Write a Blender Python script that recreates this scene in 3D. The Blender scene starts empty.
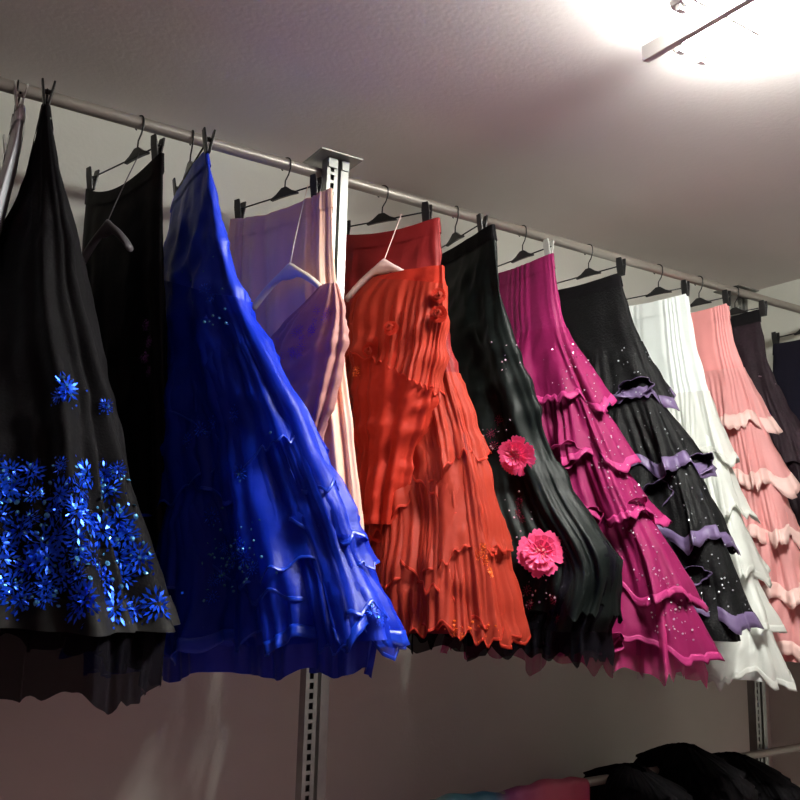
import bpy, math, random
import numpy as np
from mathutils import Vector, Matrix
from mathutils.bvhtree import BVHTree
from mathutils import noise as mnoise

S = bpy.context.scene
C = S.collection
CAMZ = 1.45                      # height of the camera above the floor
F = 865.7
DR = 2.14                        # distance of the rail plane
HR = 1.08                        # rail height above the camera
WALL = 2.56
CEIL = 1.31
ENDX = 3.67

# ------------------------------------------------------------------ camera
_y, _p, _r = (math.radians(a) for a in (32.458, 9.932, 1.429))
FW = np.array([math.sin(_y)*math.cos(_p), math.cos(_y)*math.cos(_p), math.sin(_p)])
_rt = np.array([math.cos(_y), -math.sin(_y), 0.0])
_up = np.cross(_rt, FW)
RT = _rt*math.cos(_r) + _up*math.sin(_r)
UP = -_rt*math.sin(_r) + _up*math.cos(_r)
cd = bpy.data.cameras.new('camera'); cam = bpy.data.objects.new('camera', cd); C.objects.link(cam)
cd.sensor_width = 36; cd.lens = F/800*36; cd.clip_start = 0.02
M = Matrix(((RT[0], UP[0], -FW[0], 0), (RT[1], UP[1], -FW[1], 0), (RT[2], UP[2], -FW[2], CAMZ), (0, 0, 0, 1)))
cam.matrix_world = M
S.camera = cam
S.view_settings.view_transform = 'Standard'; S.view_settings.look = 'None'
S.view_settings.gamma = 1; S.view_settings.use_curve_mapping = False
S.view_settings.exposure = 0.25
w = bpy.data.worlds.new('world'); S.world = w; w.use_nodes = True
w.node_tree.nodes['Background'].inputs[0].default_value = (0.5, 0.42, 0.40, 1)
w.node_tree.nodes['Background'].inputs[1].default_value = 0.05
TUBE = 260.0

def proj(P):                     # world points (camera-height z) -> pixels
    P = np.asarray(P, float); d = P@FW
    return 400 + F*(P@RT)/d, 400 - F*(P@UP)/d
def ray(px, py):
    return FW + RT*(px-400)/F - UP*(py-400)/F
def at_y(px, py, Y):
    d = ray(px, py); return d*Y/d[1]

# ------------------------------------------------------------------ materials
def mat(name, col, rough=0.5, metal=0.0, sheen=0.0, clear=0.0, bump=0.0, bscale=60.0, var=0.0, vscale=8.0,
        sheer=0.0, emit=None, es=0.0, spec=0.5, translucent=0.0, aniso=0.0, scol=None):
    m = bpy.data.materials.new(name); m.use_nodes = True
    nt = m.node_tree; N = nt.nodes; L = nt.links
    b = N['Principled BSDF']; out = N['Material Output']
    b.inputs['Base Color'].default_value = (*col, 1)
    b.inputs['Roughness'].default_value = rough
    b.inputs['Metallic'].default_value = metal
    b.inputs['Sheen Weight'].default_value = sheen
    b.inputs['Specular IOR Level'].default_value = spec
    if scol: b.inputs['Sheen Tint'].default_value = (*scol, 1)
    b.inputs['Sheen Roughness'].default_value = 0.4
    b.inputs['Coat Weight'].default_value = clear
    if aniso: b.inputs['Anisotropic'].default_value = aniso
    if emit:
        b.inputs['Emission Color'].default_value = (*emit, 1); b.inputs['Emission Strength'].default_value = es
    tc = N.new('ShaderNodeTexCoord')
    if var:
        n = N.new('ShaderNodeTexNoise'); n.inputs['Scale'].default_value = vscale; n.inputs['Detail'].default_value = 5
        L.new(tc.outputs['Object'], n.inputs['Vector'])
        r = N.new('ShaderNodeMapRange'); r.inputs['From Min'].default_value = 0.3; r.inputs['From Max'].default_value = 0.7
        r.inputs['To Min'].default_value = 1-var; r.inputs['To Max'].default_value = 1+var
        L.new(n.outputs['Fac'], r.inputs['Value'])
        mx = N.new('ShaderNodeVectorMath'); mx.operation = 'SCALE'; mx.inputs[0].default_value = col
        L.new(r.outputs[0], mx.inputs['Scale']); L.new(mx.outputs[0], b.inputs['Base Color'])
    if bump:
        n2 = N.new('ShaderNodeTexNoise'); n2.inputs['Scale'].default_value = bscale; n2.inputs['Detail'].default_value = 6
        L.new(tc.outputs['Object'], n2.inputs['Vector'])
        bp = N.new('ShaderNodeBump'); bp.inputs['Strength'].default_value = bump; bp.inputs['Distance'].default_value = 0.01
        L.new(n2.outputs['Fac'], bp.inputs['Height']); L.new(bp.outputs[0], b.inputs['Normal'])
    last = b.outputs[0]
    if translucent:
        t = N.new('ShaderNodeBsdfTranslucent'); t.inputs['Color'].default_value = (*col, 1)
        mix = N.new('ShaderNodeMixShader'); mix.inputs[0].default_value = translucent
        L.new(last, mix.inputs[1]); L.new(t.outputs[0], mix.inputs[2]); last = mix.outputs[0]
    if sheer:
        t = N.new('ShaderNodeBsdfTransparent')
        mix = N.new('ShaderNodeMixShader'); mix.inputs[0].default_value = sheer
        L.new(last, mix.inputs[1]); L.new(t.outputs[0], mix.inputs[2]); last = mix.outputs[0]
    if last is not b.outputs[0]: L.new(last, out.inputs['Surface'])
    return m

MAT = {
 'wall': mat('wall_paint', (0.76, 0.76, 0.68), 0.85, bump=0.08, bscale=90, var=0.03, vscale=3),
 'ceiling': mat('ceiling_paint', (0.76, 0.71, 0.69), 0.9, bump=0.08, bscale=70, var=0.03, vscale=2),
 'roomwall': mat('room_wall_paint', (0.46, 0.29, 0.33), 0.9, var=0.03),
 'floor': mat('floor_vinyl', (0.22, 0.11, 0.13), 0.6, var=0.1),
 'rail': mat('rail_enamel', (0.36, 0.33, 0.29), 0.4, metal=0.4, var=0.05),
 'post': mat('galvanised_steel', (0.34, 0.35, 0.33), 0.42, metal=0.85, var=0.08, vscale=30),
 'postdark': mat('post_slot_shade', (0.03, 0.03, 0.03), 0.7),
 'blackplastic': mat('black_plastic', (0.012, 0.012, 0.012), 0.35),
 'blackwire': mat('black_wire', (0.03, 0.03, 0.03), 0.35, metal=0.6),
 'steelwire': mat('steel_wire', (0.6, 0.6, 0.58), 0.3, metal=0.9),
 'clearplastic': mat('clear_plastic', (0.75, 0.76, 0.70), 0.25, sheer=0.25),
 'whiteplastic': mat('white_plastic', (0.80, 0.68, 0.55), 0.35, var=0.03),
 'greyplastic': mat('grey_plastic', (0.12, 0.11, 0.12), 0.4),
 'pinkplastic': mat('pale_pink_plastic', (0.85, 0.62, 0.58), 0.35),
 'tube': mat('fluorescent_tube', (1, 1, 1), 0.3, emit=(0.98, 0.99, 0.93), es=TUBE),
 'lampwhite': mat('white_enamel', (0.75, 0.73, 0.70), 0.5),
 'blacksatin': mat('black_satin', (0.004, 0.0035, 0.0045), 0.55, spec=0.15, sheen=0.02, bump=0.1, bscale=25, scol=(0.6, 0.55, 0.6)),
 'blackcrepe': mat('black_crepe', (0.0038, 0.0032, 0.0042), 0.8, spec=0.12, sheen=0.0, bump=0.15, bscale=160),
 'greensatin': mat('charcoal_green_satin', (0.0035, 0.0055, 0.005), 0.5, spec=0.12, bump=0.1, bscale=18),
 'blacktulle': mat('black_tulle', (0.004, 0.003, 0.006), 0.85, spec=0.1, sheer=0.07, bump=0.3, bscale=200),
 'greyhem': mat('charcoal_hem_satin', (0.008, 0.007, 0.007), 0.7, spec=0.15),
 'bluesatin': mat('royal_blue_satin', (0.0, 0.032, 0.62), 0.5, sheen=0.1, bump=0.15, bscale=20, scol=(0.2, 0.4, 1.0)),
 'blueorganza': mat('royal_blue_organza', (0.002, 0.040, 0.70), 0.42, spec=0.35, sheer=0.42, translucent=0.25, bump=0.2, bscale=40),
 'bluehem': mat('royal_blue_hem_ribbon', (0.004, 0.055, 0.72), 0.35, sheer=0.25),
 'bluesequin': mat('blue_sequins', (0.005, 0.09, 0.95), 0.28, metal=0.55),
 'cyansequin': mat('pale_blue_sequins', (0.15, 0.55, 1.0), 0.2, metal=0.6),
 'pinksatin': mat('pale_pink_satin', (0.93, 0.56, 0.42), 0.42, sheen=0.1, bump=0.1, bscale=15),
 'mauvechiffon': mat('dusty_pink_chiffon', (0.62, 0.29, 0.26), 0.55, spec=0.3, translucent=0.2, bump=0.2, bscale=40, var=0.08),
 'purplesequin': mat('purple_sequins', (0.36, 0.12, 0.46), 0.3, metal=0.5),
 'redsatin': mat('deep_red_satin', (0.20, 0.009, 0.010), 0.6, spec=0.25, bump=0.15, bscale=20),
 'redchiffon': mat('orange_red_chiffon', (0.50, 0.032, 0.015), 0.6, spec=0.2, translucent=0.2, bump=0.2, bscale=30),
 'redorganza': mat('orange_red_organza', (0.56, 0.058, 0.030), 0.55, spec=0.25, sheer=0.36, translucent=0.2, bump=0.2, bscale=30),
 'orangesequin': mat('orange_sequins', (1.0, 0.20, 0.03), 0.3, metal=0.4),
 'pinkflower': mat('hot_pink_petals', (1.0, 0.11, 0.30), 0.5, translucent=0.15),
 'flowerheart': mat('pale_flower_centre', (0.95, 0.30, 0.35), 0.5),
 'maroonsequin': mat('maroon_sequins', (0.30, 0.01, 0.07), 0.3, metal=0.5),
 'magenta': mat('magenta_crepe', (0.25, 0.009, 0.085), 0.6, spec=0.3, sheen=0.05, bump=0.15, bscale=50, scol=(1, 0.4, 0.7)),
 'magentaruffle': mat('magenta_organza_ruffle', (0.28, 0.012, 0.095), 0.6, spec=0.2, sheer=0.12, translucent=0.2, bump=0.15, bscale=50),
 'magentahem': mat('bright_magenta_hem', (0.38, 0.024, 0.14), 0.6, spec=0.3, sheer=0.1),
 'magentatulle': mat('magenta_tulle', (0.5, 0.02, 0.16), 0.6, sheer=0.35),
 'rhinestone': mat('pale_rhinestones', (1.0, 0.70, 0.85), 0.15, metal=0.6),
 'whitestone': mat('clear_rhinestones', (0.8, 0.85, 0.9), 0.15, metal=0.6),
 'lilac': mat('lilac_horsehair_braid', (0.22, 0.15, 0.31), 0.4, sheer=0.42, bump=0.2, bscale=120),
 'blacknet': mat('black_spangled_net', (0.005, 0.005, 0.0055), 0.65, spec=0.14, bump=0.3, bscale=150),
 'whitesatin': mat('white_satin', (0.80, 0.85, 0.82), 0.4, bump=0.08, bscale=15),
 'whiteorganza': mat('ivory_organza', (0.82, 0.83, 0.78), 0.45, sheer=0.15, translucent=0.25, bump=0.15, bscale=40),
 'rosesatin': mat('rose_pink_satin', (0.80, 0.32, 0.31), 0.5, spec=0.3, bump=0.1, bscale=18),
 'roseorganza': mat('rose_pink_organza', (0.80, 0.38, 0.37), 0.55, spec=0.3, translucent=0.25, sheer=0.08, bump=0.15, bscale=40),
 'rosehem': mat('cream_pink_hem', (0.88, 0.60, 0.55), 0.5, sheer=0.2),
 'darkbrown': mat('blackish_plum_lace', (0.016, 0.008, 0.012), 0.7, spec=0.2, bump=0.4, bscale=90, var=0.3, vscale=40),
 'navy': mat('dark_navy_crepe', (0.006, 0.005, 0.014), 0.75, spec=0.2, bump=0.1, bscale=60),
 'greywhitesatin': mat('silver_white_satin', (0.80, 0.83, 0.88), 0.4, bump=0.05, bscale=10),
}
# cloth striped blue to pink for the lower rail
def stripe_mat():
    m = bpy.data.materials.new('blue_and_pink_shaded_cloth'); m.use_nodes = True
    nt = m.node_tree; N = nt.nodes; L = nt.links; b = N['Principled BSDF']; b.inputs['Roughness'].default_value = 0.5
    tc = N.new('ShaderNodeTexCoord'); sp = N.new('ShaderNodeSeparateXYZ'); L.new(tc.outputs['Generated'], sp.inputs[0])
    cr = N.new('ShaderNodeValToRGB'); L.new(sp.outputs['X'], cr.inputs[0])
    e = cr.color_ramp.elements; e[0].color = (0.25, 0.35, 0.33, 1); e[1].color = (0.50, 0.07, 0.13, 1)
    for p, c in ((0.12, (0.10, 0.35, 0.42, 1)), (0.36, (0.05, 0.22, 0.36, 1)), (0.46, (0.35, 0.07, 0.26, 1)), (0.7, (0.60, 0.12, 0.2, 1))):
        x = e.new(p); x.color = c
    L.new(cr.outputs[0], b.inputs['Base Color']); return m
MAT['stripe'] = stripe_mat()

# ------------------------------------------------------------------ helpers
def link(name, me, m, parent=None):
    for mm in (m if isinstance(m, (list, tuple)) else [m]): me.materials.append(mm)
    o = bpy.data.objects.new(name, me); C.objects.link(o)
    if parent: o.parent = parent
    return o
def tag(o, label=None, cat=None, group=None, kind=None):
    for k, v in (('label', label), ('category', cat), ('group', group), ('kind', kind)):
        if v: o[k] = v
    return o
def thing(name, loc, label, cat, group=None):
    o = bpy.data.objects.new(name, None); C.objects.link(o)
    o.empty_display_size = 0.05; o.location = (loc[0], loc[1], loc[2]+CAMZ)
    return tag(o, label, cat, group)
def shift(V, parent):            # camera-height coordinates -> local of parent
    V = np.asarray(V, float).copy(); V[:, 2] += CAMZ
    if parent:
        V -= np.array(OFF(parent))
    return V
def OFF(p):
    o = np.zeros(3)
    while p: o += np.array(p.location); p = p.parent
    return o
def mesh(name, V, Fc, m, parent=None, smooth=True):
    me = bpy.data.meshes.new(name)
    V = shift(V, parent)
    me.from_pydata(V.tolist(), [], [tuple(f) for f in Fc]); me.validate(); me.update()
    if smooth: me.polygons.foreach_set('use_smooth', [True]*len(me.polygons))
    return link(name, me, m, parent)
class MB:
    def __init__(s): s.V = []; s.F = []
    def add(s, V, Fc):
        n = len(s.V); s.V += [tuple(v) for v in V]; s.F += [tuple(i+n for i in f) for f in Fc]
    def box(s, lo, hi, rot=0, piv=None):
        P = [(x, y, z) for z in (lo[2], hi[2]) for y in (lo[1], hi[1]) for x in (lo[0], hi[0])]
        if rot:
            c, sn = math.cos(rot), math.sin(rot)
            P = [(piv[0]+(x-piv[0])*c-(y-piv[1])*sn, piv[1]+(x-piv[0])*sn+(y-piv[1])*c, z) for x, y, z in P]
        s.add(P, [(0, 2, 3, 1), (4, 5, 7, 6), (0, 1, 5, 4), (2, 6, 7, 3), (0, 4, 6, 2), (1, 3, 7, 5)])
    def tube(s, pts, r, n=8):
        pts = [np.array(p, float) for p in pts]; rings = []
        rr = r if isinstance(r, (list, tuple)) else [r]*len(pts)
        t0 = pts[1]-pts[0]; a = np.cross(t0, (0.3, 0.2, 0.93)); a /= np.linalg.norm(a)
        for i, p in enumerate(pts):
            t = pts[min(i+1, len(pts)-1)]-pts[max(i-1, 0)]; t = t/(np.linalg.norm(t)+1e-12)
            a = a-t*(a@t); a /= np.linalg.norm(a); b = np.cross(t, a)
            rings.append([p+rr[i]*(a*math.cos(2*math.pi*k/n)+b*math.sin(2*math.pi*k/n)) for k in range(n)])
        V = [v for ring in rings for v in ring]; Fc = []
        for i in range(len(pts)-1):
            for k in range(n): Fc.append((i*n+k, i*n+(k+1) % n, (i+1)*n+(k+1) % n, (i+1)*n+k))
        Fc.append(tuple(range(n-1, -1, -1))); Fc.append(tuple((len(pts)-1)*n+k for k in range(n)))
        s.add(V, Fc)
    def prism(s, poly, o, ax, ay, th):       # 2d polygon in the plane (ax, ay) about o, thickness th
        o, ax, ay = (np.array(q, float) for q in (o, ax, ay)); nn = np.cross(ax, ay); n = len(poly)
        V = [o+ax*p[0]+ay*p[1]+nn*th/2*sg for sg in (-1, 1) for p in poly]
        s.add(V, [tuple(range(n-1, -1, -1)), tuple(range(n, 2*n))]+[(k, (k+1) % n, n+(k+1) % n, n+k) for k in range(n)])
    def build(s, name, m, parent=None, smooth=False, bevel=0):
        o = mesh(name, s.V, s.F, m, parent, smooth)
        if bevel:
            b = o.modifiers.new('b', 'BEVEL'); b.width = bevel; b.segments = 2; b.limit_method = 'ANGLE'
        return o

# ------------------------------------------------------------------ the room
def slab(name, lo, hi, m):
    b = MB(); b.box(lo, hi); return tag(b.build(name, MAT[m]), kind='structure')
FL = -CAMZ
slab('wall_back', (-2.4, WALL, FL-0.1), (ENDX+0.12, WALL+0.12, CEIL+0.1), 'wall')
slab('wall_right', (ENDX, -2.7, FL-0.1), (ENDX+0.12, WALL, CEIL+0.1), 'wall')
slab('wall_left', (-2.4, -2.7, FL-0.1), (-2.28, WALL, CEIL+0.1), 'roomwall')
slab('wall_front', (-2.28, -2.7, FL-0.1), (ENDX, -2.58, CEIL+0.1), 'roomwall')
slab('ceiling', (-2.28, -2.58, CEIL), (ENDX, WALL, CEIL+0.1), 'ceiling')
slab('floor', (-2.28, -2.58, FL-0.1), (ENDX, WALL, FL), 'floor')

# ------------------------------------------------------------------ lamp
lx, ly1 = 1.545, 1.34
lamp = thing('ceiling_lamp', (lx, 0.7, CEIL), 'long white fluorescent batten lamp glowing on the ceiling', 'lamp')
b = MB(); b.prism([(-0.013, -0.066), (0.013, -0.066), (0.010, -0.105), (-0.010, -0.105)], (lx, (ly1+0.70)/2, CEIL-0.001), (1, 0, 0), (0, 0, 1), ly1-0.70)
b.build('lamp_spine', MAT['lampwhite'], lamp, bevel=0.002)
for yy in (ly1-0.20, 0.73):
    h = MB(); h.box((lx-0.008, yy-0.012, CEIL-0.068), (lx+0.008, yy+0.012, CEIL)); h.box((lx-0.085, yy-0.004, CEIL-0.075), (lx+0.175, yy+0.004, CEIL-0.067))
    h.build('end_bracket', MAT['lampwhite'], lamp, bevel=0.001)
for X, e1 in ((lx-0.065, ly1-0.17), (lx+0.065, ly1-0.06), (lx+0.145, ly1-0.06)):
    zt_ = CEIL-0.055
    b = MB(); b.tube([(X, e1-0.01, zt_), (X, 0.75, zt_)], 0.0180, 14)
    t_ = b.build('fluorescent_tube', MAT['tube'], lamp, True)
    for yy, sg in ((e1, 1), (0.74, -1)):
        h = MB(); h.tube([(X, yy-0.010*sg, zt_), (X, yy+0.024*sg, zt_)], 0.0195, 12); h.box((X-0.012, yy-0.002, zt_-0.03), (X+0.012, yy+0.012, zt_-0.012))
        h.build('tube_holder', MAT['lampwhite'], lamp, bevel=0.001)

# ------------------------------------------------------------------ rail and posts
b = MB(); b.tube([(x, DR, HR) for x in np.linspace(-0.9, ENDX+0.001, 30)], 0.0165, 14)
rail = tag(b.build('clothes_rail', MAT['rail'], None, True), 'long beige metal clothes rail under the ceiling carrying the skirts', 'rail')

def post(X, label, w_=0.034, back=False):
    Y = DR+0.05 if back else DR-0.045
    t = thing('shop_fitting_post', (X, Y, FL), label, 'post')
    top = HR+0.03
    for k, xo in enumerate((-0.019, 0.021)):
        ww = w_ if xo < 0 else w_*.72
        b = MB(); x0, x1 = X+xo-ww/2, X+xo+ww/2
        # U channel with slotted front
        b.box((x0, Y-0.012, FL), (x0+0.004, Y+0.022, top)); b.box((x1-0.004, Y-0.012, FL), (x1, Y+0.022, top))
        b.box((x0+0.004, Y-0.012, FL), (x0+0.011, Y-0.009, top)); b.box((x1-0.011, Y-0.012, FL), (x1-0.004, Y-0.009, top))
        z = FL+0.01
        if xo > 0: b.box((x0+0.011, Y-0.012, FL), (x1-0.011, Y-0.0095, top)); z = top
        while z < top-0.03:
            b.box((x0+0.011, Y-0.0115, z), (x1-0.011, Y-0.0095, z+0.009)); z += 0.025
        b.build('upright', MAT['post'], t)
        b = MB(); b.box((x0+0.004, Y+0.004, FL), (x1-0.004, Y+0.008, top)); b.build('slot_shade_sheet', MAT['postdark'], t)  # dark sheet standing in for the shade inside the slots
    b = MB(); b.box((X-0.075, Y-0.05, top), (X+0.06, Y+0.075, top+0.005)); b.build('top_plate', MAT['post'], t, bevel=0.001)
    b = MB(); b.box((X-0.075, Y-0.02, FL), (X+0.06, Y+0.04, FL+0.006)); b.build('foot_plate', MAT['post'], t)
    b = MB(); b.box((X-0.034, Y-0.018, top-0.03), (X-0.006, Y-0.0125, top-0.001)); b.build('mounting_tab', MAT['post'], t)
    b = MB(); b.box((X+0.010, Y-0.018, top-0.03), (X+0.032, Y-0.0125, top-0.001)); b.build('mounting_tab', MAT['post'], t)
    b = MB()
    b.box((X-0.006, min(Y+0.02, DR+.0165), HR-0.006), (X+0.006, max(DR-0.0165, Y-.015), HR+0.006)); b.build('rail_bracket', MAT['post'], t)
    return t
post(1.095, 'double slotted steel upright between the pale pink and red skirts')
post(3.07, 'slotted steel upright behind the rose pink tiered skirt', 0.030, True)

# ------------------------------------------------------------------ hangers
BZ = HR-0.092
def ax(yaw):
    a = math.radians(yaw); return np.array([-math.sin(a), -math.cos(a), 0.0]), np.array([-math.cos(a), math.sin(a), 0.0])

def clip_hanger(cx, cy, yaw, L, label, clipmat='blackplastic', hookx=None):
    d, wv = ax(yaw)
    hc = np.array([cx + (cy-DR)*(-d[0])/(-d[1]) * 0 , DR, HR])
    k = (DR-cy)/d[1]; hc = np.array([cx+d[0]*k, DR, HR])     # where the hanger plane meets the rail
    t = thing('clip_hanger', (hc[0], hc[1], HR), label, 'hanger', 'clip hangers on the rail')
    up = np.array([0, 0, 1.0])
    R_ = 0.0195
    pts = []
    for a in np.linspace(-50, 180, 16):
        a = math.radians(a); pts.append(hc + d*(-R_*math.cos(a)) + up*(R_*math.sin(a)))
    pts += [hc+d*R_*1.0+up*(-0.015), hc+d*0.012+up*(-0.035), hc+d*0.001+up*(-0.05), hc+up*(BZ-HR+0.018)]
    b = MB(); b.tube(pts, 0.0022, 6); b.build('hook', MAT['blackwire'], t, True)
    b = MB(); b.prism([(-0.052, -0.002), (-0.03, 0.007), (-0.009, 0.022), (0.009, 0.022), (0.03, 0.007), (0.052, -0.002), (0.052, -0.008), (0.02, -0.006), (-0.02, -0.006), (-0.052, -0.008)],
                      np.array([hc[0], hc[1], BZ]), d, up, 0.011)
    b.build('hanger_body', MAT['blackplastic'], t, bevel=0.002)
    c = np.array([cx, cy, BZ]); b = MB(); b.tube([c-d*L/2, c+d*L/2], 0.0024, 6); b.build('bar', MAT['blackwire'], t, True)
    for sg in (-1, 1):
        q = c+d*sg*(L/2-0.012)
        b = MB()
        for s2 in (-1, 1):           # two jaws opening upward
            o = q+wv*s2*0.006
            b.prism([(-0.012, -0.036), (0.012, -0.036), (0.013, 0.004), (0.010, 0.026), (-0.010, 0.026), (-0.013, 0.004)], o+wv*s2*0.003, d, up+wv*s2*0.16, 0.0045)
        b.tube([q-wv*0.011, q+wv*0.011], 0.006, 8)
        b.build('clip', MAT[clipmat], t, bevel=0.001)
    return t

def plastic_hanger(c, yaw, L, bar, m, label, drop=0.055):
    """moulded shoulder hanger; c = neck point; its wire hook loops over the bar whose centre is given"""
    d, wv = ax(yaw); c = np.array(c, float); up = np.array([0, 0, 1.0])
    B = np.array([bar[0], bar[1], BZ]); B = B+d*((c-B)@d)
    t = thing('plastic_hanger', B, label, 'hanger')
    pts = []
    for a in np.linspace(215, -20, 14):
        a = math.radians(a); pts.append(B+wv*0.0055*math.cos(a)+up*(0.0055*math.sin(a)))
    e = c+up*0.01
    for q in (.15, .4, .7, 1.0): pts.append(pts[13]*(1-q)+e*q+up*(-0.012)*math.sin(math.pi*q)+wv*.006*math.sin(math.pi*q))
    b = MB(); b.tube(pts, 0.0015, 6); b.build('hook', m, t, True)
    n = 22; V = []; Fc = []; K = 10
    for i in range(n+1):
        s = -1+2*i/n; a = abs(s)
        z = 0.004 - drop*(a**1.25) - 0.01*a**4
        h = 0.013*(1-0.25*a) + 0.012*math.exp(-(s/0.16)**2); th = 0.006+0.010*a*(1-0.5*a)
        o = c+d*s*L/2+up*(z-h*0.4)
        for k in range(K):
            an = 2*math.pi*k/K; V.append(o+up*h*math.sin(an)+wv*th*math.cos(an))
    for i in range(n):
        for k in range(K): Fc.append((i*K+k, i*K+(k+1) % K, (i+1)*K+(k+1) % K, (i+1)*K+k))
    Fc += [tuple(range(K-1, -1, -1)), tuple(n*K+k for k in range(K))]
    mesh('shoulder_bar', V, Fc, m, t)
    return t

# ------------------------------------------------------------------ garments
def interp(t, pts):
    xs, ys = zip(*pts); return float(np.interp(t, xs, ys))
def nz(a, b, c, seed):
    return (math.sin(a*1.7+seed*3.1+2.1*math.sin(b*1.3+seed))+math.sin(b*2.3+c+seed*1.7+1.6*math.sin(a*0.9-seed)))*0.5

class Garment:
    """a cloth tube around a hanger plane; its edges follow given outline points"""
    def __init__(g, cx, cy, yaw, L, zt, zb, yb=None, hw=None, right=None, left=None, far=None, near=None, nearmax=None, tilt=0.0, sag=0.01,
                 woff=None, nf=9, fold=0.02, gather=0.0, ng=40, seed=1.0, nlev=26, sq=2.3, foldp=1.4, wob=0.0):
        g.c = np.array([cx, cy]); g.zt, g.zb, g.tilt, g.sag = zt, zb, tilt, sag
        g.nf, g.fold, g.gather, g.ng, g.seed, g.sq, g.foldp, g.wob = nf, fold, gather, ng, seed, sq, foldp, wob
        g.T = np.linspace(0, 1, nlev)
        yb = yaw if yb is None else yb
        g.YAW = np.array([yaw+(yb-yaw)*min(1, t/0.6) for t in g.T])
        g.HW = np.array([interp(t, hw) for t in g.T]); g.WO = np.array([interp(t, woff) if woff else 0 for t in g.T])
        g.UN = np.full(nlev, L/2); g.UF = np.full(nlev, L/2)
        for i, t in enumerate(g.T):
            if far: g.UF[i] = interp(t, far)
            if near: g.UN[i] = interp(t, near)
        if right: g.solve(right, left)
        if nearmax:
            for i, t in enumerate(g.T): g.UN[i] = min(g.UN[i], interp(t, nearmax))
        for _ in range(2):
            for A in (g.UN, g.UF): A[1:-1] = 0.25*A[:-2]+0.5*A[1:-1]+0.25*A[2:]
    def solve(g, right, left):
        ry, rx = zip(*[(p[1], p[0]) for p in right])
        if left: lyy, lxx = zip(*[(p[1], p[0]) for p in left])
        th = np.linspace(0, 2*math.pi, 48, endpoint=False)
        for i, t in enumerate(g.T):
            for it in range(3 if left else 1):
                lo, hi = -0.3, 0.95
                for _ in range(18):
                    mid = (lo+hi)/2; g.UN[i] = mid
                    P = np.array([g.raw(t, a, i) for a in th]); x, y = proj(P); k = x.argmax()
                    if x[k] > np.interp(y[k], ry, rx): hi = mid
                    else: lo = mid
                if left:
                    lo, hi = -0.3, 0.5
                    for _ in range(18):
                        mid = (lo+hi)/2; g.UF[i] = mid
                        P = np.array([g.raw(t, a, i) for a in th]); x, y = proj(P); k = x.argmin()
                        if x[k] < np.interp(y[k], lyy, lxx): hi = mid
                        else: lo = mid
            g.UN[i] = max(g.UN[i], -g.UF[i]+0.02)
    def par(g, t, i=None):
        if i is not None: return g.YAW[i], g.UN[i], g.UF[i], g.HW[i], g.WO[i]
        return tuple(np.interp(t, g.T, A) for A in (g.YAW, g.UN, g.UF, g.HW, g.WO))
    def raw(g, t, th, i=None, off=0.0, dz=0.0):
        yaw, un, uf, hw, wo = g.par(t, i)
        d, wv = ax(yaw); hu = (un+uf)/2; cu = (un-uf)/2
        c, s = math.cos(th), math.sin(th); e = 2/g.sq
        cc = math.copysign(abs(c)**e, c); ss = math.copysign(abs(s)**e, s)
        nx, ny = c*max(hw, 0.01), s*max(hu, 0.01); q = math.hypot(nx, ny); nx /= q; ny /= q
        u = cu+hu*cc+off*nx; w_ = wo+hw*ss+off*ny
        z = g.zt+(g.zb-g.zt)*t + g.tilt*u*t - g.sag*(1-cc*cc)*max(0, 1-t*6) + dz
        return np.array([g.c[0]+d[0]*u+wv[0]*w_, g.c[1]+d[1]*u+wv[1]*w_, z])
    def foldoff(g, t, th, amp=1.0):
        s = g.seed
        a = g.fold*min(1.0, (t+0.06))**g.foldp
        f = math.sin(g.nf*th+s*2+1.3*math.sin(2*th+s)+t*0.8)
        f = f*0.62+0.38*math.sin((g.nf*1.7)*th+s*5+0.9*math.sin(3*th)+2*t)
        v = a*f*amp
        if g.gather:
            v += g.gather*math.sin(g.ng*th+4.2*math.sin(3*th+s)+2.6*math.sin(7*th+s*2)+t*1.5)*max(0.25, 1-t*1.1)*(0.65+0.5*math.sin(5*th+s))
        if g.wob:
            yw, un, uf, hw, wo = g.par(t); hu = (un+uf)/2
            p = Vector((hu*math.cos(th)*7+s*9, (hw*math.sin(th))*7, t*7.5+hu*math.cos(th)*2))
            k1 = 1-2.4*abs(mnoise.noise(p)); k2 = 1-2.4*abs(mnoise.noise(p*2.3+Vector((5, s, 2))))
            v += g.wob*(k1*1.0+k2*0.45)*min(1, 0.15+t*3)
        return v
    def thetas(g, n):
        # denser where the outline is long
        th = np.linspace(0, 2*math.pi, 721); P = np.array([g.raw(0.7, a)[:2] for a in th])
        L = np.concatenate([[0], np.cumsum(np.linalg.norm(np.diff(P, axis=0), axis=1))]); L /= L[-1]
        return np.interp(np.linspace(0, 1, n, endpoint=False), L, th)
    def grid(g, fn, n, m, closed=True):
        TH = g.thetas(n); V = [fn(j/(m-1), th) for j in range(m) for th in TH]
        Fc = [(j*n+k, (j+1)*n+k, (j+1)*n+(k+1) % n, j*n+(k+1) % n) for j in range(m-1) for k in range(n)]
        return np.array(V), Fc
    def body(g, name, m, parent, t0=0.0, t1=1.0, n=230, mm=70, off=0.0, jag=0.0):
        def fn(s, th):
            t = t0+(t1-t0)*s
            dz = jag*s**6*nz(th*14, th*3, 0, g.seed)
            return g.raw(t, th, off=off+g.foldoff(t, th), dz=dz)
        V, Fc = g.grid(fn, n, mm)
        return mesh(name, V, Fc, m, parent)
    def band(g, name, m, parent, t0, t1, off=0.003, n=200):
        return g.body(name, m, parent, t0, t1, n, 6, off)
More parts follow.
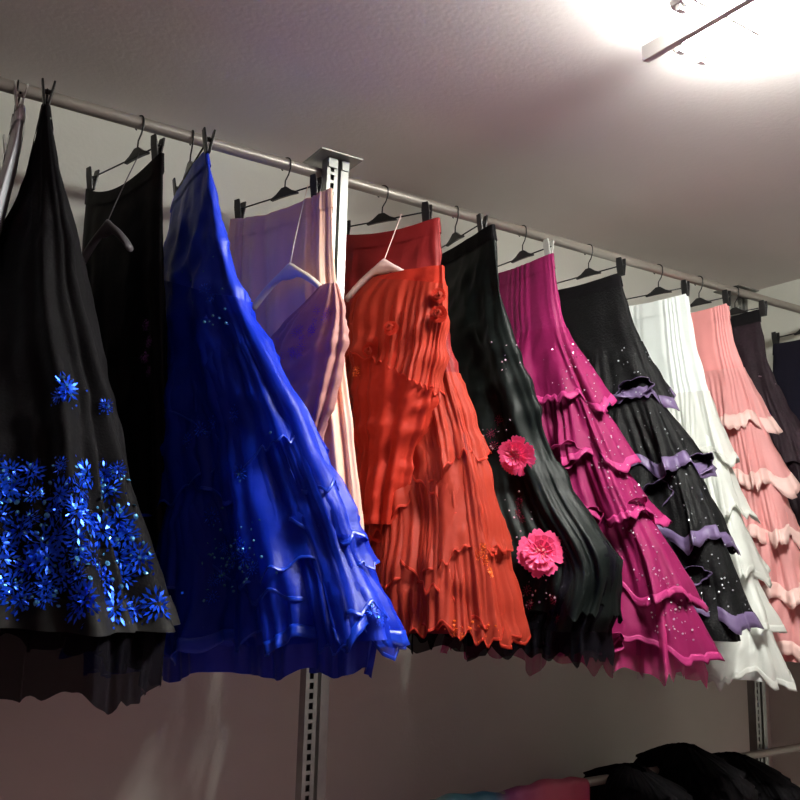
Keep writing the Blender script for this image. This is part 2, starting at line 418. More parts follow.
    def ruffle(g, name, m, parent, t0, t1, flare=0.05, nw=11, amp=0.03, hem=None, hemw=0.16, slope=0.0, seed=0.0, n=300, mm=16,
               base=0.004, jag=0.0, hemname='hem_trim', thick=0.0):
        """flared tier from t0 to t1, waved at its hem; slope lets the near side end lower"""
        def core(s, th, extra=0.0):
            k = s**1.3
            tt = t0+(t1-t0)*s + slope*math.cos(th)*(0.4+0.6*s)
            tt2 = max(0.0, min(1.0, tt)); ph = nw*th+seed+1.1*math.sin(2*th+seed*2)+0.7*math.sin(3*th+seed)
            o = base+flare*k+g.foldoff(tt2, th, 1-0.5*s)+amp*k*(0.72*math.sin(ph)+0.34*math.sin(2.3*ph+seed*3)+0.16*math.sin(4.1*ph+seed+2*s))+0.0035*math.sin(6.3*ph+3*math.sin(4*th))*min(1, 3*s)+extra
            dz = (tt-tt2)*(g.zb-g.zt) + k*amp*(0.55*math.cos(ph+0.6)+0.3*math.sin(1.7*ph))
            if jag: dz += jag*s**5*nz(th*17, th*5, s, seed)
            # sideways swing of the wave makes the hem curl
            return g.raw(tt2, th+0.35*k*amp*math.cos(ph)/max(0.05, g.par(tt2)[3]+0.15), off=o, dz=dz)
        V, Fc = g.grid(lambda s, th: core(s, th), n, mm)
        o = mesh(name, V, Fc, m, parent)
        if thick:
            sd = o.modifiers.new('t', 'SOLIDIFY'); sd.thickness = thick
        if hem:
            V, Fc = g.grid(lambda s, th: core(1-hemw*(1-s), th, 0.0012 if hemw < .04 else 0.002+0.0015*s), n, 4)
            h = mesh(hemname, V, Fc, hem, o)
            sd = h.modifiers.new('t', 'SOLIDIFY'); sd.thickness = 0.0008 if hemw < .04 else 0.002; sd.offset = 1
        return o

def tree(obs):
    V = []; Fc = []
    for o in obs:
        off = OFF(o) - np.array([0, 0, CAMZ]); n = len(V)
        V += [tuple(np.array(v.co)+off) for v in o.data.vertices]; Fc += [tuple(i+n for i in p.vertices) for p in o.data.polygons]
    return BVHTree.FromPolygons(V, Fc)
def hit(bt, px, py):
    d = Vector(ray(px, py)).normalized(); r = bt.ray_cast(Vector((0, 0, 0)), d)
    if r[0] is None: return None
    n = r[1]; n = -n if n.dot(d) > 0 else n
    return r[0], n
def frame(n):
    n = Vector(n).normalized(); a = n.cross(Vector((0, 0, 1)));
    a = a.normalized() if a.length > 1e-3 else Vector((1, 0, 0)); return a, n.cross(a), n

rnd = random.Random(7)
def sequin_flower(bt, px, py, R_, m, parent, petals=11, name='sequin_flower', dens=1.0):
    h = hit(bt, px, py)
    if not h: return None
    P, n = h; a, bb, n = frame(n); mb = MB(); ph = rnd.random()*6
    def flake(c, dirv, ln, wd):
        j = Vector((rnd.gauss(0, .35), rnd.gauss(0, .35), rnd.gauss(0, .35)))
        nn = (n+j).normalized(); dv = (dirv-nn*dirv.dot(nn)).normalized(); s = nn.cross(dv)
        loc = bt.find_nearest(c); q = loc[0] if loc[0] is not None else c
        if (q-c).length > 0.03: q = c
        q = q+n*0.004
        mb.add([q-dv*ln, q-s*wd, q+dv*ln, q+s*wd], [(0, 1, 2, 3)])
    for ring, (r0, ln, wd) in enumerate(((R_*0.33, R_*0.22, R_*0.09), (R_*0.75, R_*0.25, R_*0.085))):
        for k in range(int(petals*(1+0.5*ring)*dens)):
            an = ph+2*math.pi*k/int(petals*(1+0.5*ring)*dens)+rnd.gauss(0, .05); dv = a*math.cos(an)+bb*math.sin(an)
            flake(P+dv*r0*rnd.uniform(.85, 1.1), dv, ln, wd)
    for k in range(int(5*dens)):
        an = rnd.random()*6.3; flake(P+(a*math.cos(an)+bb*math.sin(an))*R_*rnd.uniform(.9, 1.3), a*math.cos(an*2)+bb*math.sin(an*2), R_*0.09, R_*0.07)
    return mb.build(name, m, parent)
def spangles(bt, pts, size, m, parent, name='rhinestones', lift=0.003, jit=0.5):
    mb = MB()
    for px, py in pts:
        h = hit(bt, px, py)
        if not h: continue
        P, n = h; nn = (n+Vector((rnd.gauss(0, jit), rnd.gauss(0, jit), rnd.gauss(0, jit)))).normalized(); a, bb, nn = frame(nn)
        s = size*rnd.uniform(.6, 1.4); q = P+n*lift; K = 6
        V = [q+nn*s*0.5]+[q+(a*math.cos(6.283*k/K)+bb*math.sin(6.283*k/K))*s for k in range(K)]
        mb.add(V, [(0, 1+k, 1+(k+1) % K) for k in range(K)]+[tuple(range(K, 0, -1))])
    if mb.V: return tag(mb.build(name, m, parent), kind='stuff')
def region(poly_right, poly_left, y0, y1, n, r=None):
    out = []
    for _ in range(n):
        y = rnd.uniform(y0, y1); a = np.interp(y, *zip(*poly_left)); c = np.interp(y, *zip(*poly_right)); out.append((rnd.uniform(a, c), y))
    return out
def flower(bt, px, py, R_, parent, m1='pinkflower', m2='flowerheart', name='fabric_flower'):
    P, n = hit(bt, px, py); n = (n*0.6-Vector(ray(px, py)).normalized()*0.6).normalized(); P = P+n*.006; a, bb, n = frame(n); mb = MB()
    for ring, (r, K, tilt, hgt) in enumerate(((R_, 18, 0.12, 0.0), (R_*0.78, 15, 0.35, 0.006), (R_*0.52, 11, 0.7, 0.010))):
        for k in range(K):
            an = 2*math.pi*(k+0.5*ring)/K+rnd.gauss(0, .06); dv = a*math.cos(an)+bb*math.sin(an); sd = n.cross(dv)
            rr = r*rnd.uniform(.9, 1.06); up = n*tilt; w_ = rr*0.20; o = P+n*(0.006+hgt)
            V = [o, o+dv*rr*.5+up*rr*.5+sd*w_*.8, o+dv*rr*.9+up*rr*.75+sd*w_, o+dv*rr+up*rr*.8+sd*w_*.45, o+dv*rr*.93+up*rr*.8, o+dv*rr+up*rr*.8-sd*w_*.45,
                 o+dv*rr*.9+up*rr*.75-sd*w_, o+dv*rr*.5+up*rr*.5-sd*w_*.8, o+dv*rr*.5+up*rr*.25]
            mb.add(V, [(0, 1, 8), (1, 2, 8), (2, 3, 4, 8), (4, 5, 6, 8), (6, 7, 8), (7, 0, 8)])
    f = mb.build(name, MAT[m1], parent)
    mb = MB()
    for k in range(26):
        an = rnd.random()*6.28; q = R_*0.26*math.sqrt(rnd.random()); c = P+n*0.012+(a*math.cos(an)+bb*math.sin(an))*q
        mb.tube([c, c+n*0.012+(a*math.cos(an)+bb*math.sin(an))*0.004], [0.0022, 0.0030], 5)
    mb.build('flower_centre', MAT[m2], f)
    return f

def curl(bt, px, py, R_, parent, m, hem, ang=0.0, squash=0.7, seed=0.0):
    h = hit(bt, px, py)
    if not h: return
    P, n = h; A = (-Vector(ray(px, py)).normalized()*0.75+n*0.5+Vector((0, 0, -0.25))).normalized()
    a, bb, A = frame(A); c, sn = math.cos(ang), math.sin(ang); a, bb = a*c+bb*sn, bb*c-a*sn
    K, Mm = 48, 9; V = []
    def pt(j, th, ex=0.0):
        s_ = j/(Mm-1); rr = R_*(0.45+0.55*s_**1.4)*(1+0.10*s_*math.sin(5*th+seed)+0.05*s_*math.sin(9*th+seed*2))+ex
        return P + A*(R_*(-0.9+1.25*s_)+0.12*R_*s_*math.sin(3*th+seed)) + a*rr*math.cos(th) + bb*rr*squash*math.sin(th) + Vector((0, 0, -R_*0.15*s_))
    V = [pt(j, 2*math.pi*k/K) for j in range(Mm) for k in range(K)]
    Fc = [(j*K+k, j*K+(k+1) % K, (j+1)*K+(k+1) % K, (j+1)*K+k) for j in range(Mm-1) for k in range(K)]
    o = mesh('ruffle_curl', [tuple(v) for v in V], Fc, m, parent)
    V = [pt(Mm-1-1.6*(1-q), 2*math.pi*k/K, .002) for q in (0, .5, 1.0) for k in range(K)]
    Fc = [(j*K+k, j*K+(k+1) % K, (j+1)*K+(k+1) % K, (j+1)*K+k) for j in range(2) for k in range(K)]
    hm = mesh('hem_trim', [tuple(v) for v in V], Fc, hem, o); hm.modifiers.new('t', 'SOLIDIFY').thickness = .0015
    return o

def skirt(name, g, label, cat='skirt', z=None):
    return thing(name, (g.c[0], g.c[1], g.zb), label, cat)

WT = HR-0.118      # waist height at the clips
W0 = (0, 0.012)

# ---- G0 silver-white satin skirt at the left frame edge
clip_hanger(0.242, 2.13, 4, 0.32, 'clip hanger with pale clips holding the silver white skirt at far left', 'clearplastic')
g = Garment(0.242, 2.13, 4, 0.31, WT, -0.20, yb=4, hw=[W0, (.3, .022), (1, .05)], woff=[(0, -.006), (.08, -0.002), (.3, .035), (1, .22)], near=[(0, .155), (1, .40)], far=[(0, .155), (1, .2)], fold=.012, nf=7, seed=.3)
t = skirt('satin_skirt', g, 'silver white satin skirt cut by the left edge of the picture')
g.body('skirt_panel', MAT['greywhitesatin'], t); g.band('waistband', MAT['greywhitesatin'], t, 0, .035)

for cx_, m_, lab in ((-0.20, 'blackcrepe', 'added black skirt hanging unseen just left of the silver white one to block light'), (-0.46, 'navy', 'added navy skirt hanging unseen second to the left of the silver white one to block light')):  # two added skirts out of view, casting shadow on the lower wall
    clip_hanger(cx_, 2.13, 4, 0.33, 'added black clip hanger holding the ' + lab.split(' hanging')[0] + ' outside the left edge')
    g = Garment(cx_, 2.13, 4, 0.31, WT, -0.24, yb=0, hw=[W0, (.3, .03), (1, .10)], far=[(0, .16), (1, .28)], near=[(0, .16), (1, .45)], fold=.02, nf=9, seed=cx_*7+30)
    t = skirt('added_shade_skirt', g, lab)
    g.body('skirt_panel', MAT[m_], t, n=120, mm=40); g.band('waistband', MAT[m_], t, 0, .04)
# ---- G1 black skirt with blue sequin flowers
clip_hanger(0.31, 2.14, 8, 0.44, 'black clip hanger holding the black skirt with blue sequin flowers')
R1 = [(57, 88), (63, 110), (70, 190), (80, 260), (95, 335), (118, 430), (135, 510), (160, 590), (176, 640), (180, 720)]
g = Garment(0.31, 2.14, 8, 0.42, WT, -0.115, yb=-20, hw=[(0, .014), (.15, .035), (.4, .11), (1, .22)], right=R1, far=[(0, .21), (.3, .2), (1, .20)], nearmax=[(0, .21), (.25, .27), (.5, .42), (1, .6)], tilt=-.06, fold=.030, nf=11, seed=1.2, sq=2.1, woff=[(0, 0), (.3, .01), (1, .06)], wob=0.006)
t = skirt('sequin_skirt', g, 'long black skirt with blue sequin flowers above its hem')
p1 = g.body('skirt_panel', MAT['blackcrepe'], t, mm=90, n=300); g.band('waistband', MAT['blackcrepe'], t, 0, .035)
g.band('hem_band', MAT['greyhem'], t, .955, 1.0)
g.ruffle('underskirt', MAT['blacktulle'], t, .86, 1.11, flare=-.01, nw=9, amp=.018, seed=2, base=-.02, jag=.01)
bt = tree([p1])
pos = []
R1s = [(p[1], p[0]) for p in R1]
for y in range(472, 618, 22):
    for x in range(-6, 168, 23):
        X = x+rnd.uniform(-8, 8)+(y//19 % 2)*9; Y = y+rnd.uniform(-7, 7)
        lim = np.interp(Y, *zip(*R1s))
        if X < lim-6 and Y < 600+X*0.16 and rnd.random() < .95: pos.append((X, Y))
for X, Y in pos: sequin_flower(bt, X, Y, rnd.uniform(.020, .040), MAT['bluesequin'], t)
for X, Y, r in ((66, 388, .036), (60, 396, .022), (106, 406, .018), (118, 470, .02)): sequin_flower(bt, X, Y, r, MAT['bluesequin'], t)
spangles(bt, [(rnd.uniform(0, 150), rnd.uniform(465, 610)) for _ in range(130)]+[(66, 385), (70, 396), (62, 378), (108, 407)], .0042, MAT['cyansequin'], t, 'loose_sequins')

# ---- G2 black skirt
clip_hanger(0.52, 2.20, -17, 0.33, 'black clip hanger holding the plain black skirt beside the royal blue one')
g = Garment(0.52, 2.20, -17, 0.31, WT, -0.22, yb=-19, hw=[W0, (.3, .02), (1, .04)], right=[(163, 150), (162, 240), (165, 330), (170, 450), (176, 650)], left=[(88, 180), (82, 240), (82, 330), (80, 600)], sag=.05, fold=.016, nf=8, seed=2.2, tilt=-.03, wob=0.004)
t = skirt('black_skirt', g, 'plain black skirt with a few purple sequins beside the royal blue skirt')
p = g.body('skirt_panel', MAT['blacksatin'], t); g.band('waistband', MAT['blacksatin'], t, 0, .04)
bt = tree([p])
for X, Y in ((148, 325), (150, 342), (146, 358), (150, 372)): sequin_flower(bt, X, Y, .016, MAT['purplesequin'], t)

d2, w2 = ax(-17)
plastic_hanger((0.470, 2.10, 0.77), -17, .22, (.52, 2.20), MAT['greyplastic'], 'small dark grey plastic hanger in front of the plain black skirt', drop=.07)
# ---- G3 royal blue
clip_hanger(0.675, 2.11, 6, 0.36, 'black clip hanger holding the royal blue organza skirt')
R3 = [(206, 135), (212, 180), (226, 250), (248, 310), (280, 370), (310, 440), (345, 520), (372, 590), (386, 636), (388, 700)]
L3 = [(175, 150), (172, 300), (168, 450), (162, 560), (158, 700)]
g = Garment(0.675, 2.11, 6, 0.36, WT, -0.235, yb=-18, hw=[W0, (.2, .03), (.5, .085), (1, .13)], right=R3, far=[(0, .18), (.4, .2), (1, .27)], tilt=.10, fold=.028, nf=9, seed=3.4, wob=0.013, sq=2.2)
t = skirt('organza_skirt', g, 'royal blue organza skirt with lace flowers and a ruffled hem')
p = g.body('skirt_panel', MAT['bluesatin'], t, mm=90, n=280); g.band('waistband', MAT['bluesatin'], t, 0, .035)
q = [p]
for k, (a, c, fl, sl) in enumerate(((.26, .52, .006, .22), (.34, .66, .010, .16), (.46, .74, .012, -.10), (.52, .84, .014, .12), (.64, .92, .014, -.05), (.74, .97, .016, .04), (.82, 1.0, .016, 0))):
    q.append(g.ruffle('organza_ruffle', MAT['blueorganza'], t, a, c, flare=fl, nw=5+k, amp=.016+.002*k, seed=k*1.9, slope=sl, hem=MAT['bluehem'], hemw=.02 if k < 6 else .12, jag=.015))
g.ruffle('underskirt', MAT['bluesatin'], t, .88, 1.05, flare=-.02, nw=10, amp=.015, seed=5, base=-.015)
bt = tree(q)
for X, Y in [(205, 290), (212, 300), (200, 430), (188, 440), (214, 422), (235, 415), (240, 475), (238, 540), (372, 612), (380, 620)]+[(rnd.gauss(232, 16), rnd.gauss(560, 16)) for _ in range(12)]:
    sequin_flower(bt, X, Y, rnd.uniform(.014, .022), MAT['bluesequin'], t, petals=8, name='lace_flower')
spangles(bt, [(rnd.gauss(232, 18), rnd.gauss(555, 20)) for _ in range(60)]+[(rnd.gauss(205, 18), rnd.gauss(300, 20)) for _ in range(14)]+[(239, 475), (240, 482), (271, 433), (205, 432), (378, 618), (372, 605)], .003, MAT['cyansequin'], t, 'loose_sequins')

# ---- G4 pale pink satin skirt with top
clip_hanger(0.945, 2.17, -20, 0.33, 'black clip hanger holding the pale pink satin skirt')
R4 = [(331, 188), (332, 260), (337, 320), (346, 390), (356, 470), (363, 545), (366, 700)]
L4 = [(236, 212), (229, 225), (228, 290), (226, 700)]
g = Garment(0.945, 2.17, -20, 0.32, WT, -0.10, yb=-20, hw=[W0, (.3, .028), (1, .06)], right=R4, left=L4, sag=.025, fold=.020, nf=12, gather=.0025, ng=30, seed=4.1, tilt=.30, foldp=.7, wob=0.003)
t = skirt('pink_satin_skirt', g, 'long pale pink satin skirt with a gathered waist left of the steel upright')
g.body('skirt_panel', MAT['pinksatin'], t, n=340); g.band('waistband', MAT['pinksatin'], t, 0, .055, .004, n=340)
d4, w4 = ax(-20)
hp = np.array([0.985, 2.05, 0]) + w4*.055
plastic_hanger((hp[0], hp[1], .735), -20, .27, (.945, 2.17), MAT['whiteplastic'], 'cream plastic hanger with a dusty pink top in front of the pink skirt', drop=.08)
g = Garment(hp[0], hp[1], -20, .26, .665, .12, yb=-20, hw=[(0, .014), (.2, .022), (1, .03)], right=[(338, 288), (344, 306), (343, 345), (330, 400), (318, 440), (308, 490)], left=[(322, 288), (296, 312), (266, 345), (258, 385), (268, 440), (282, 490)], sag=0, fold=.012, nf=9, seed=4.9, wob=0.01, foldp=.5)
t = skirt('one_shoulder_top', g, 'dusty pink one-shoulder top with purple beading on the cream hanger', 'top')
p = g.body('bodice', MAT['mauvechiffon'], t, jag=.03); bt = tree([p])
g.ruffle('peplum_ruffle', MAT['mauvechiffon'], t, .62, .98, flare=.03, nw=6, amp=.02, seed=1, slope=.08, jag=.02, hem=MAT['purplesequin'], hemw=.03)
for _ in range(22): sequin_flower(bt, *(lambda s: (272+58*s+rnd.gauss(0, 6), 372-68*s+rnd.gauss(0, 8)))(rnd.random()), .013, MAT['purplesequin'], t, petals=7, name='beaded_flower')

# ---- G5 red
clip_hanger(1.285, 2.13, -28, 0.31, 'black clip hanger holding the deep red skirt right of the steel upright')
R5 = [(438, 214), (440, 260), (443, 330), (455, 385), (476, 450), (488, 520), (500, 590), (508, 645), (510, 700)]
L5 = [(345, 232), (345, 330), (356, 480), (362, 560), (352, 640), (350, 700)]
g = Garment(1.285, 2.13, -28, 0.31, WT, -0.215, yb=-22, hw=[W0, (.3, .03), (.6, .06), (1, .14)], right=R5, left=L5, sag=.02, tilt=.06, fold=.022, nf=9, seed=5.3, wob=0.012)
t = skirt('red_skirt', g, 'deep red skirt with crumpled orange red organza tiers at the hem')
p = g.body('skirt_panel', MAT['redsatin'], t, n=260); g.band('waistband', MAT['redsatin'], t, 0, .04)
q = [p]
for k, (a, c, fl, sl) in enumerate(((.36, .62, .008, .20), (.46, .74, .012, -.14), (.54, .84, .016, .16), (.66, .90, .018, -.08), (.74, .96, .02, .06), (.82, 1.0, .018, 0))):
    q.append(g.ruffle('organza_ruffle', MAT['redorganza'], t, a, c, flare=fl, nw=5+k, amp=.018, seed=k*2.3+.5, slope=sl, hem=MAT['redchiffon'], hemw=.025, jag=.015))
bt = tree(q)
for X, Y in ((483, 548), (486, 560), (478, 555), (490, 572), (455, 632), (462, 638)): sequin_flower(bt, X, Y, .015, MAT['orangesequin'], t, name='beaded_flower')
spangles(bt, [(rnd.uniform(440, 500), rnd.uniform(620, 645)) for _ in range(30)], .003, MAT['orangesequin'], t, 'loose_sequins')
d5, w5 = ax(-25)
hp = np.array([1.275, 2.06, 0]) + w5*.05
plastic_hanger((hp[0], hp[1], .81), -25, .25, (1.285, 2.13), MAT['pinkplastic'], 'pale pink plastic hanger with the orange red ruffled top', drop=.075)
g = Garment(hp[0], hp[1], -25, .26, .775, .07, yb=-22, hw=[(0, .016), (.15, .03), (.6, .055), (1, .055)], right=[(442, 240), (446, 300), (441, 345), (432, 400), (418, 450), (404, 520)], left=[(400, 252), (385, 268), (352, 300), (354, 350), (358, 420), (364, 520)], sag=0, fold=.012, nf=9, seed=5.9, wob=0.01, foldp=.6)
t = skirt('chiffon_top', g, 'orange red sleeveless top with small ruffles on the pale pink hanger', 'top')
p = g.body('bodice', MAT['redchiffon'], t)
g.ruffle('chiffon_overlay', MAT['redorganza'], t, .04, .40, flare=.004, nw=5, amp=.010, seed=3, slope=.10, hem=MAT['redchiffon'], hemw=.02, jag=.01)
g.band('hem_band', MAT['redchiffon'], t, .95, 1.0)
bt = tree([p])
for X, Y, r_ in ((438, 296, .022), (440, 316, .026), (392, 330, .022), (372, 350, .024)): flower(bt, X, Y, r_, t, 'redchiffon', 'redorganza', 'chiffon_rosette')
for X, Y in ((356, 372),): sequin_flower(bt, X, Y, .018, MAT['orangesequin'], t, name='beaded_flower')

# ---- G6 black with pink flowers
clip_hanger(1.555, 2.145, 6, 0.36, 'black clip hanger holding the black skirt with two pink flowers')
R6 = [(493, 220), (497, 270), (505, 330), (526, 380), (546, 440), (572, 503), (612, 552), (620, 585), (604, 618), (570, 700)]
g = Garment(1.555, 2.145, 6, 0.36, WT, -0.20, yb=-14, hw=[W0, (.3, .03), (.6, .06), (1, .10)], right=R6, far=[(0, .18), (.5, .2), (1, .25)], tilt=.02, fold=.024, nf=9, seed=6.6, wob=0.014)
t = skirt('flower_skirt', g, 'black satin skirt with two hot pink fabric flowers on its side')
p = g.body('skirt_panel', MAT['greensatin'], t, n=260); g.band('waistband', MAT['blackcrepe'], t, 0, .04)
q = [p, g.ruffle('satin_drape', MAT['greensatin'], t, .62, .98, flare=.012, nw=9, amp=.022, seed=4, slope=-.02, jag=.015)]
g.ruffle('underskirt', MAT['blacktulle'], t, .80, 1.06, flare=-.0, nw=11, amp=.02, seed=5, jag=.02)
bt = tree(q)
flower(bt, 519, 456, .057, t); flower(bt, 540, 554, .064, t)
for X, Y in ((520, 502), (518, 514), (522, 520), (491, 434), (494, 446), (500, 420), (526, 590), (530, 604), (555, 600), (558, 620), (524, 640)):
    sequin_flower(bt, X, Y, .015, MAT['maroonsequin'], t, petals=7)
spangles(bt, [(rnd.gauss(x, 7), rnd.gauss(y, 10)) for x, y in ((520, 510), (492, 435), (530, 600), (505, 360), (545, 600)) for _ in range(9)], .0028, MAT['rhinestone'], t)

# ---- G7 magenta
clip_hanger(1.835, 2.155, -3, 0.30, 'clip hanger with clear clips holding the magenta tiered skirt', 'clearplastic')
R7 = [(553, 252), (557, 300), (568, 345), (580, 370), (600, 420), (628, 490), (662, 545), (680, 600), (686, 665), (688, 720)]
g = Garment(1.835, 2.155, -3, 0.30, WT, -0.26, yb=-11, hw=[W0, (.25, .03), (.6, .06), (1, .10)], right=R7, far=[(0, .15), (.5, .18), (1, .25)], fold=.016, nf=9, gather=.0012, ng=30, seed=7.3, wob=0.008)
t = skirt('magenta_skirt', g, 'bright magenta skirt with spangled flamenco ruffle tiers')
p = g.body('skirt_panel', MAT['magenta'], t); g.band('waistband', MAT['magenta'], t, 0, .04)
q = [p]
for k, (a, c) in enumerate(((.20, .40), (.36, .56), (.52, .71), (.67, .86), (.82, .99))):
    q.append(g.ruffle('ruffle_tier', MAT['magentaruffle'], t, a, c, flare=.030+.004*k, nw=6+(k % 3), amp=.034, seed=k*1.7+.4, hem=MAT['magentahem'], hemw=.09, slope=.02-.015*(k % 3), jag=.01))
g.ruffle('underskirt', MAT['magentatulle'], t, .85, 1.04, flare=.02, nw=10, amp=.03, seed=5, jag=.02)
bt = tree(q)
spangles(bt, [(560+(y-340)*.38+rnd.gauss(8, 14), y) for y in [rnd.uniform(345, 640) for _ in range(240)]], .0026, MAT['rhinestone'], t)

for k, (X, Y, R_, an, sq_) in enumerate(((563, 452, .050, .4, .75), (590, 520, .050, .9, .6), (606, 640, .050, .3, .6), (634, 505, .040, .6, .5))): curl(bt, X, Y, R_, t, MAT['magentaruffle'], MAT['magentahem'], an, sq_, k*1.3)

# ---- G8 black with lilac
clip_hanger(2.14, 2.16, -8, 0.34, 'black clip hanger holding the black skirt with lilac edged ruffles')
R8 = [(617, 262), (626, 300), (640, 345), (655, 385), (682, 440), (704, 490), (722, 545), (738, 620), (742, 720)]
g = Garment(2.14, 2.16, -8, 0.33, WT, -0.23, yb=-8, hw=[W0, (.25, .03), (.6, .055), (1, .09)], right=R8, far=[(0, .16), (.5, .18), (1, .24)], fold=.016, nf=8, seed=8.3, wob=0.009)
t = skirt('lilac_edged_skirt', g, 'black skirt with lilac edged ruffles between the magenta and white skirts')
p = g.body('skirt_panel', MAT['blacknet'], t); g.band('waistband', MAT['blackcrepe'], t, 0, .04)
q = [p]
for k, (a, c) in enumerate(((.22, .41), (.38, .60), (.57, .79), (.76, .98))):
    q.append(g.ruffle('ruffle_tier', MAT['blacknet'], t, a, c, flare=.026, nw=6+(k % 2), amp=.034, jag=.01, seed=k*2.1+1, hem=MAT['lilac'], hemw=.17, slope=-.02))
bt = tree(q)
spangles(bt, [(620+(y-350)*.42+rnd.gauss(10, 16), y) for y in [rnd.uniform(345, 640) for _ in range(110)]], .0026, MAT['whitestone'], t)

for k, (X, Y, R_, an, sq_) in enumerate(((636, 384, .060, .2, .5), (657, 492, .052, .6, .75), (697, 462, .052, .5, .6), (690, 572, .060, .2, .45))): curl(bt, X, Y, R_, t, MAT['blacknet'], MAT['lilac'], an, sq_, k*1.7)

# ---- G9 white
clip_hanger(2.50, 2.17, -14, 0.30, 'black clip hanger holding the white tiered skirt')
R9 = [(687, 292), (694, 340), (706, 385), (716, 430), (728, 480), (742, 530), (758, 590), (768, 640), (775, 720)]
g = Garment(2.50, 2.17, -14, 0.30, WT, -0.375, yb=-6, hw=[W0, (.25, .03), (.6, .06), (1, .10)], right=R9, far=[(0, .15), (.5, .18), (1, .25)], fold=.018, nf=9, gather=.003, ng=26, seed=9.1, wob=0.007)
t = skirt('white_skirt', g, 'white satin skirt with ivory organza ruffle tiers')
g.body('skirt_panel', MAT['whitesatin'], t, n=320); g.band('waistband', MAT['whitesatin'], t, 0, .045, n=320)
for k, (a, c) in enumerate(((.28, .46), (.43, .61), (.58, .76), (.72, .88), (.84, 1.0))):
    g.ruffle('ruffle_tier', MAT['whiteorganza'], t, a, c, flare=.026+.003*k, nw=8+(k % 3), amp=.034, jag=.015, seed=k*1.3+2, hem=MAT['whiteorganza'], hemw=.10)

# ---- G10 rose pink
clip_hanger(2.74, 2.15, -6, 0.28, 'black clip hanger holding the rose pink tiered skirt')
R10 = [(727, 300), (733, 345), (745, 375), (756, 410), (768, 460), (780, 500), (792, 550), (802, 600), (810, 720)]
g = Garment(2.74, 2.15, -6, 0.28, WT, -0.33, yb=-4, hw=[W0, (.25, .03), (.6, .06), (1, .09)], right=R10, far=[(0, .14), (.5, .18), (1, .25)], fold=.018, nf=9, gather=.0025, ng=26, seed=10.1, wob=0.008)
t = skirt('rose_pink_skirt', g, 'rose pink skirt with cream edged ruffle tiers right of the white skirt')
g.body('skirt_panel', MAT['rosesatin'], t, n=320); g.band('waistband', MAT['rosesatin'], t, 0, .045, n=320)
for k, (a, c) in enumerate(((.20, .38), (.35, .55), (.52, .70), (.67, .85), (.82, 1.0))):
    g.ruffle('ruffle_tier', MAT['roseorganza'], t, a, c, flare=.026+.003*k, nw=8+(k % 3), amp=.032, jag=.015, seed=k*1.6+1, hem=MAT['rosehem'], hemw=.22)

# ---- G11 plum black lace, G12 navy
clip_hanger(2.96, 2.16, -8, 0.30, 'black clip hanger holding the blackish plum lace skirt')
R11 = [(758, 298), (764, 350), (776, 390), (800, 440), (830, 540), (845, 700)]
g = Garment(2.96, 2.16, -8, 0.30, WT+.02, -0.28, yb=-3, hw=[W0, (.25, .03), (1, .09)], right=R11, far=[(0, .15), (1, .24)], fold=.02, nf=9, seed=11.1, wob=0.008)
t = skirt('lace_skirt', g, 'blackish plum lace skirt with faint spangles behind the rose pink one')
p = g.body('skirt_panel', MAT['darkbrown'], t); g.band('waistband', MAT['blackcrepe'], t, 0, .04)
g.ruffle('ruffle_tier', MAT['darkbrown'], t, .25, .5, flare=.03, nw=8, amp=.02, seed=2)
g.ruffle('ruffle_tier', MAT['darkbrown'], t, .5, .8, flare=.03, nw=8, amp=.02, seed=4)
spangles(tree([p]), [(rnd.uniform(755, 800), rnd.uniform(370, 520)) for _ in range(60)], .003, MAT['rhinestone'], t)
clip_hanger(3.44, 2.15, 4, 0.30, 'black clip hanger holding the dark navy skirt at far right')
g = Garment(3.44, 2.15, 4, 0.30, WT, -0.28, yb=0, hw=[W0, (.25, .03), (1, .08)], far=[(0, .15), (1, .24)], near=[(0, .15), (.3, .22), (1, .45)], fold=.018, nf=9, seed=12.1)
t = skirt('navy_skirt', g, 'dark navy skirt at the right end of the rail')
g.body('skirt_panel', MAT['navy'], t); g.band('waistband', MAT['navy'], t, 0, .04)

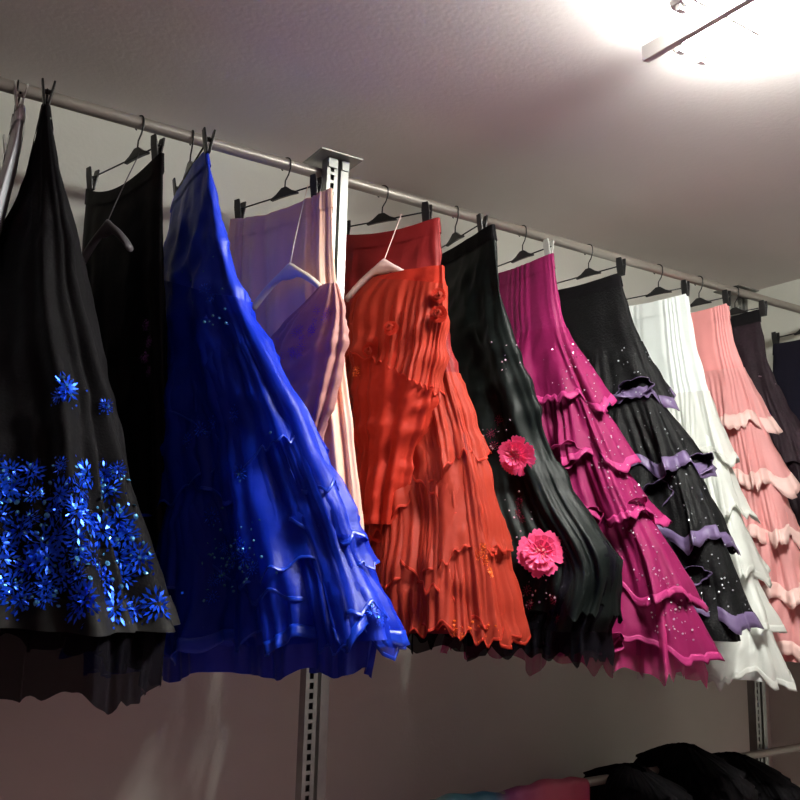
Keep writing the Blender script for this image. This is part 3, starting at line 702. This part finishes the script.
# ------------------------------------------------------------------ lower rail and what hangs there
ZL = -0.712
SX0, SX1 = 1.50, 2.10
b = MB(); b.tube([(x, DR, ZL) for x in np.linspace(0.9, ENDX+0.001, 20)], 0.014, 12)
tag(b.build('lower_clothes_rail', MAT['rail'], None, True), 'lower metal clothes rail near the bottom edge of the picture', 'rail')
# blue and pink cloth thrown over the lower rail
V = []; Fc = []; n, m_ = 70, 24
for i in range(n+1):
    x = SX0+(SX1-SX0)*i/n
    for j in range(m_+1):
        s = -1+2*j/m_; a = s*math.pi/2
        if abs(s) < .35: yy = DR+.02*math.sin(s/.35*math.pi/2); zz = ZL+.02*math.cos(s/.35*math.pi/2)+.002
        else: yy = DR+math.copysign(.02+.012*math.sin(x*38+3*s)*(abs(s)-.35), s); zz = ZL-(abs(s)-.35)*.75
        zz += .006*math.sin(x*17)+.003*math.sin(x*53); V.append((x, yy+.002*math.sin(x*90), zz))
for i in range(n):
    for j in range(m_): Fc.append((i*(m_+1)+j, (i+1)*(m_+1)+j, (i+1)*(m_+1)+j+1, i*(m_+1)+j+1))
o = mesh('draped_shawl', V, Fc, MAT['stripe']); o.modifiers.new('t', 'SOLIDIFY').thickness = .003
tag(o, 'blue and pink shaded cloth draped over the lower rail', 'shawl')
# black ruffled garments crammed together
for k, (cx, lab, zt) in enumerate(((2.26, 'leftmost of the three bunched black ruffled garments on the lower rail', -.675), (2.52, 'middle one of the three bunched black ruffled garments on the lower rail', -.635), (2.78, 'rightmost of the three bunched black ruffled garments on the lower rail', -.69))):
    g = Garment(cx, 2.10, -3, .4, zt, -1.25, hw=[(0, .02), (.04, .05), (.12, .075), (1, .085)], near=[(0, .06), (.05, .18), (.2, .26), (1, .28)], far=[(0, .05), (.05, .15), (1, .24)], fold=.02, nf=11, seed=20+k*3, wob=.02, foldp=.4, sag=-.01)
    t = skirt('ruffled_garment', g, lab, 'garment')
    g.body('garment_body', MAT['blackcrepe'], t, n=160, mm=40)
    for j in range(5):
        g.ruffle('ruffle_tier', MAT['blackcrepe'], t, .0+.05*j, .09+.06*j, flare=.012, nw=9, amp=.012, seed=j+k, jag=.008, n=220, mm=10)
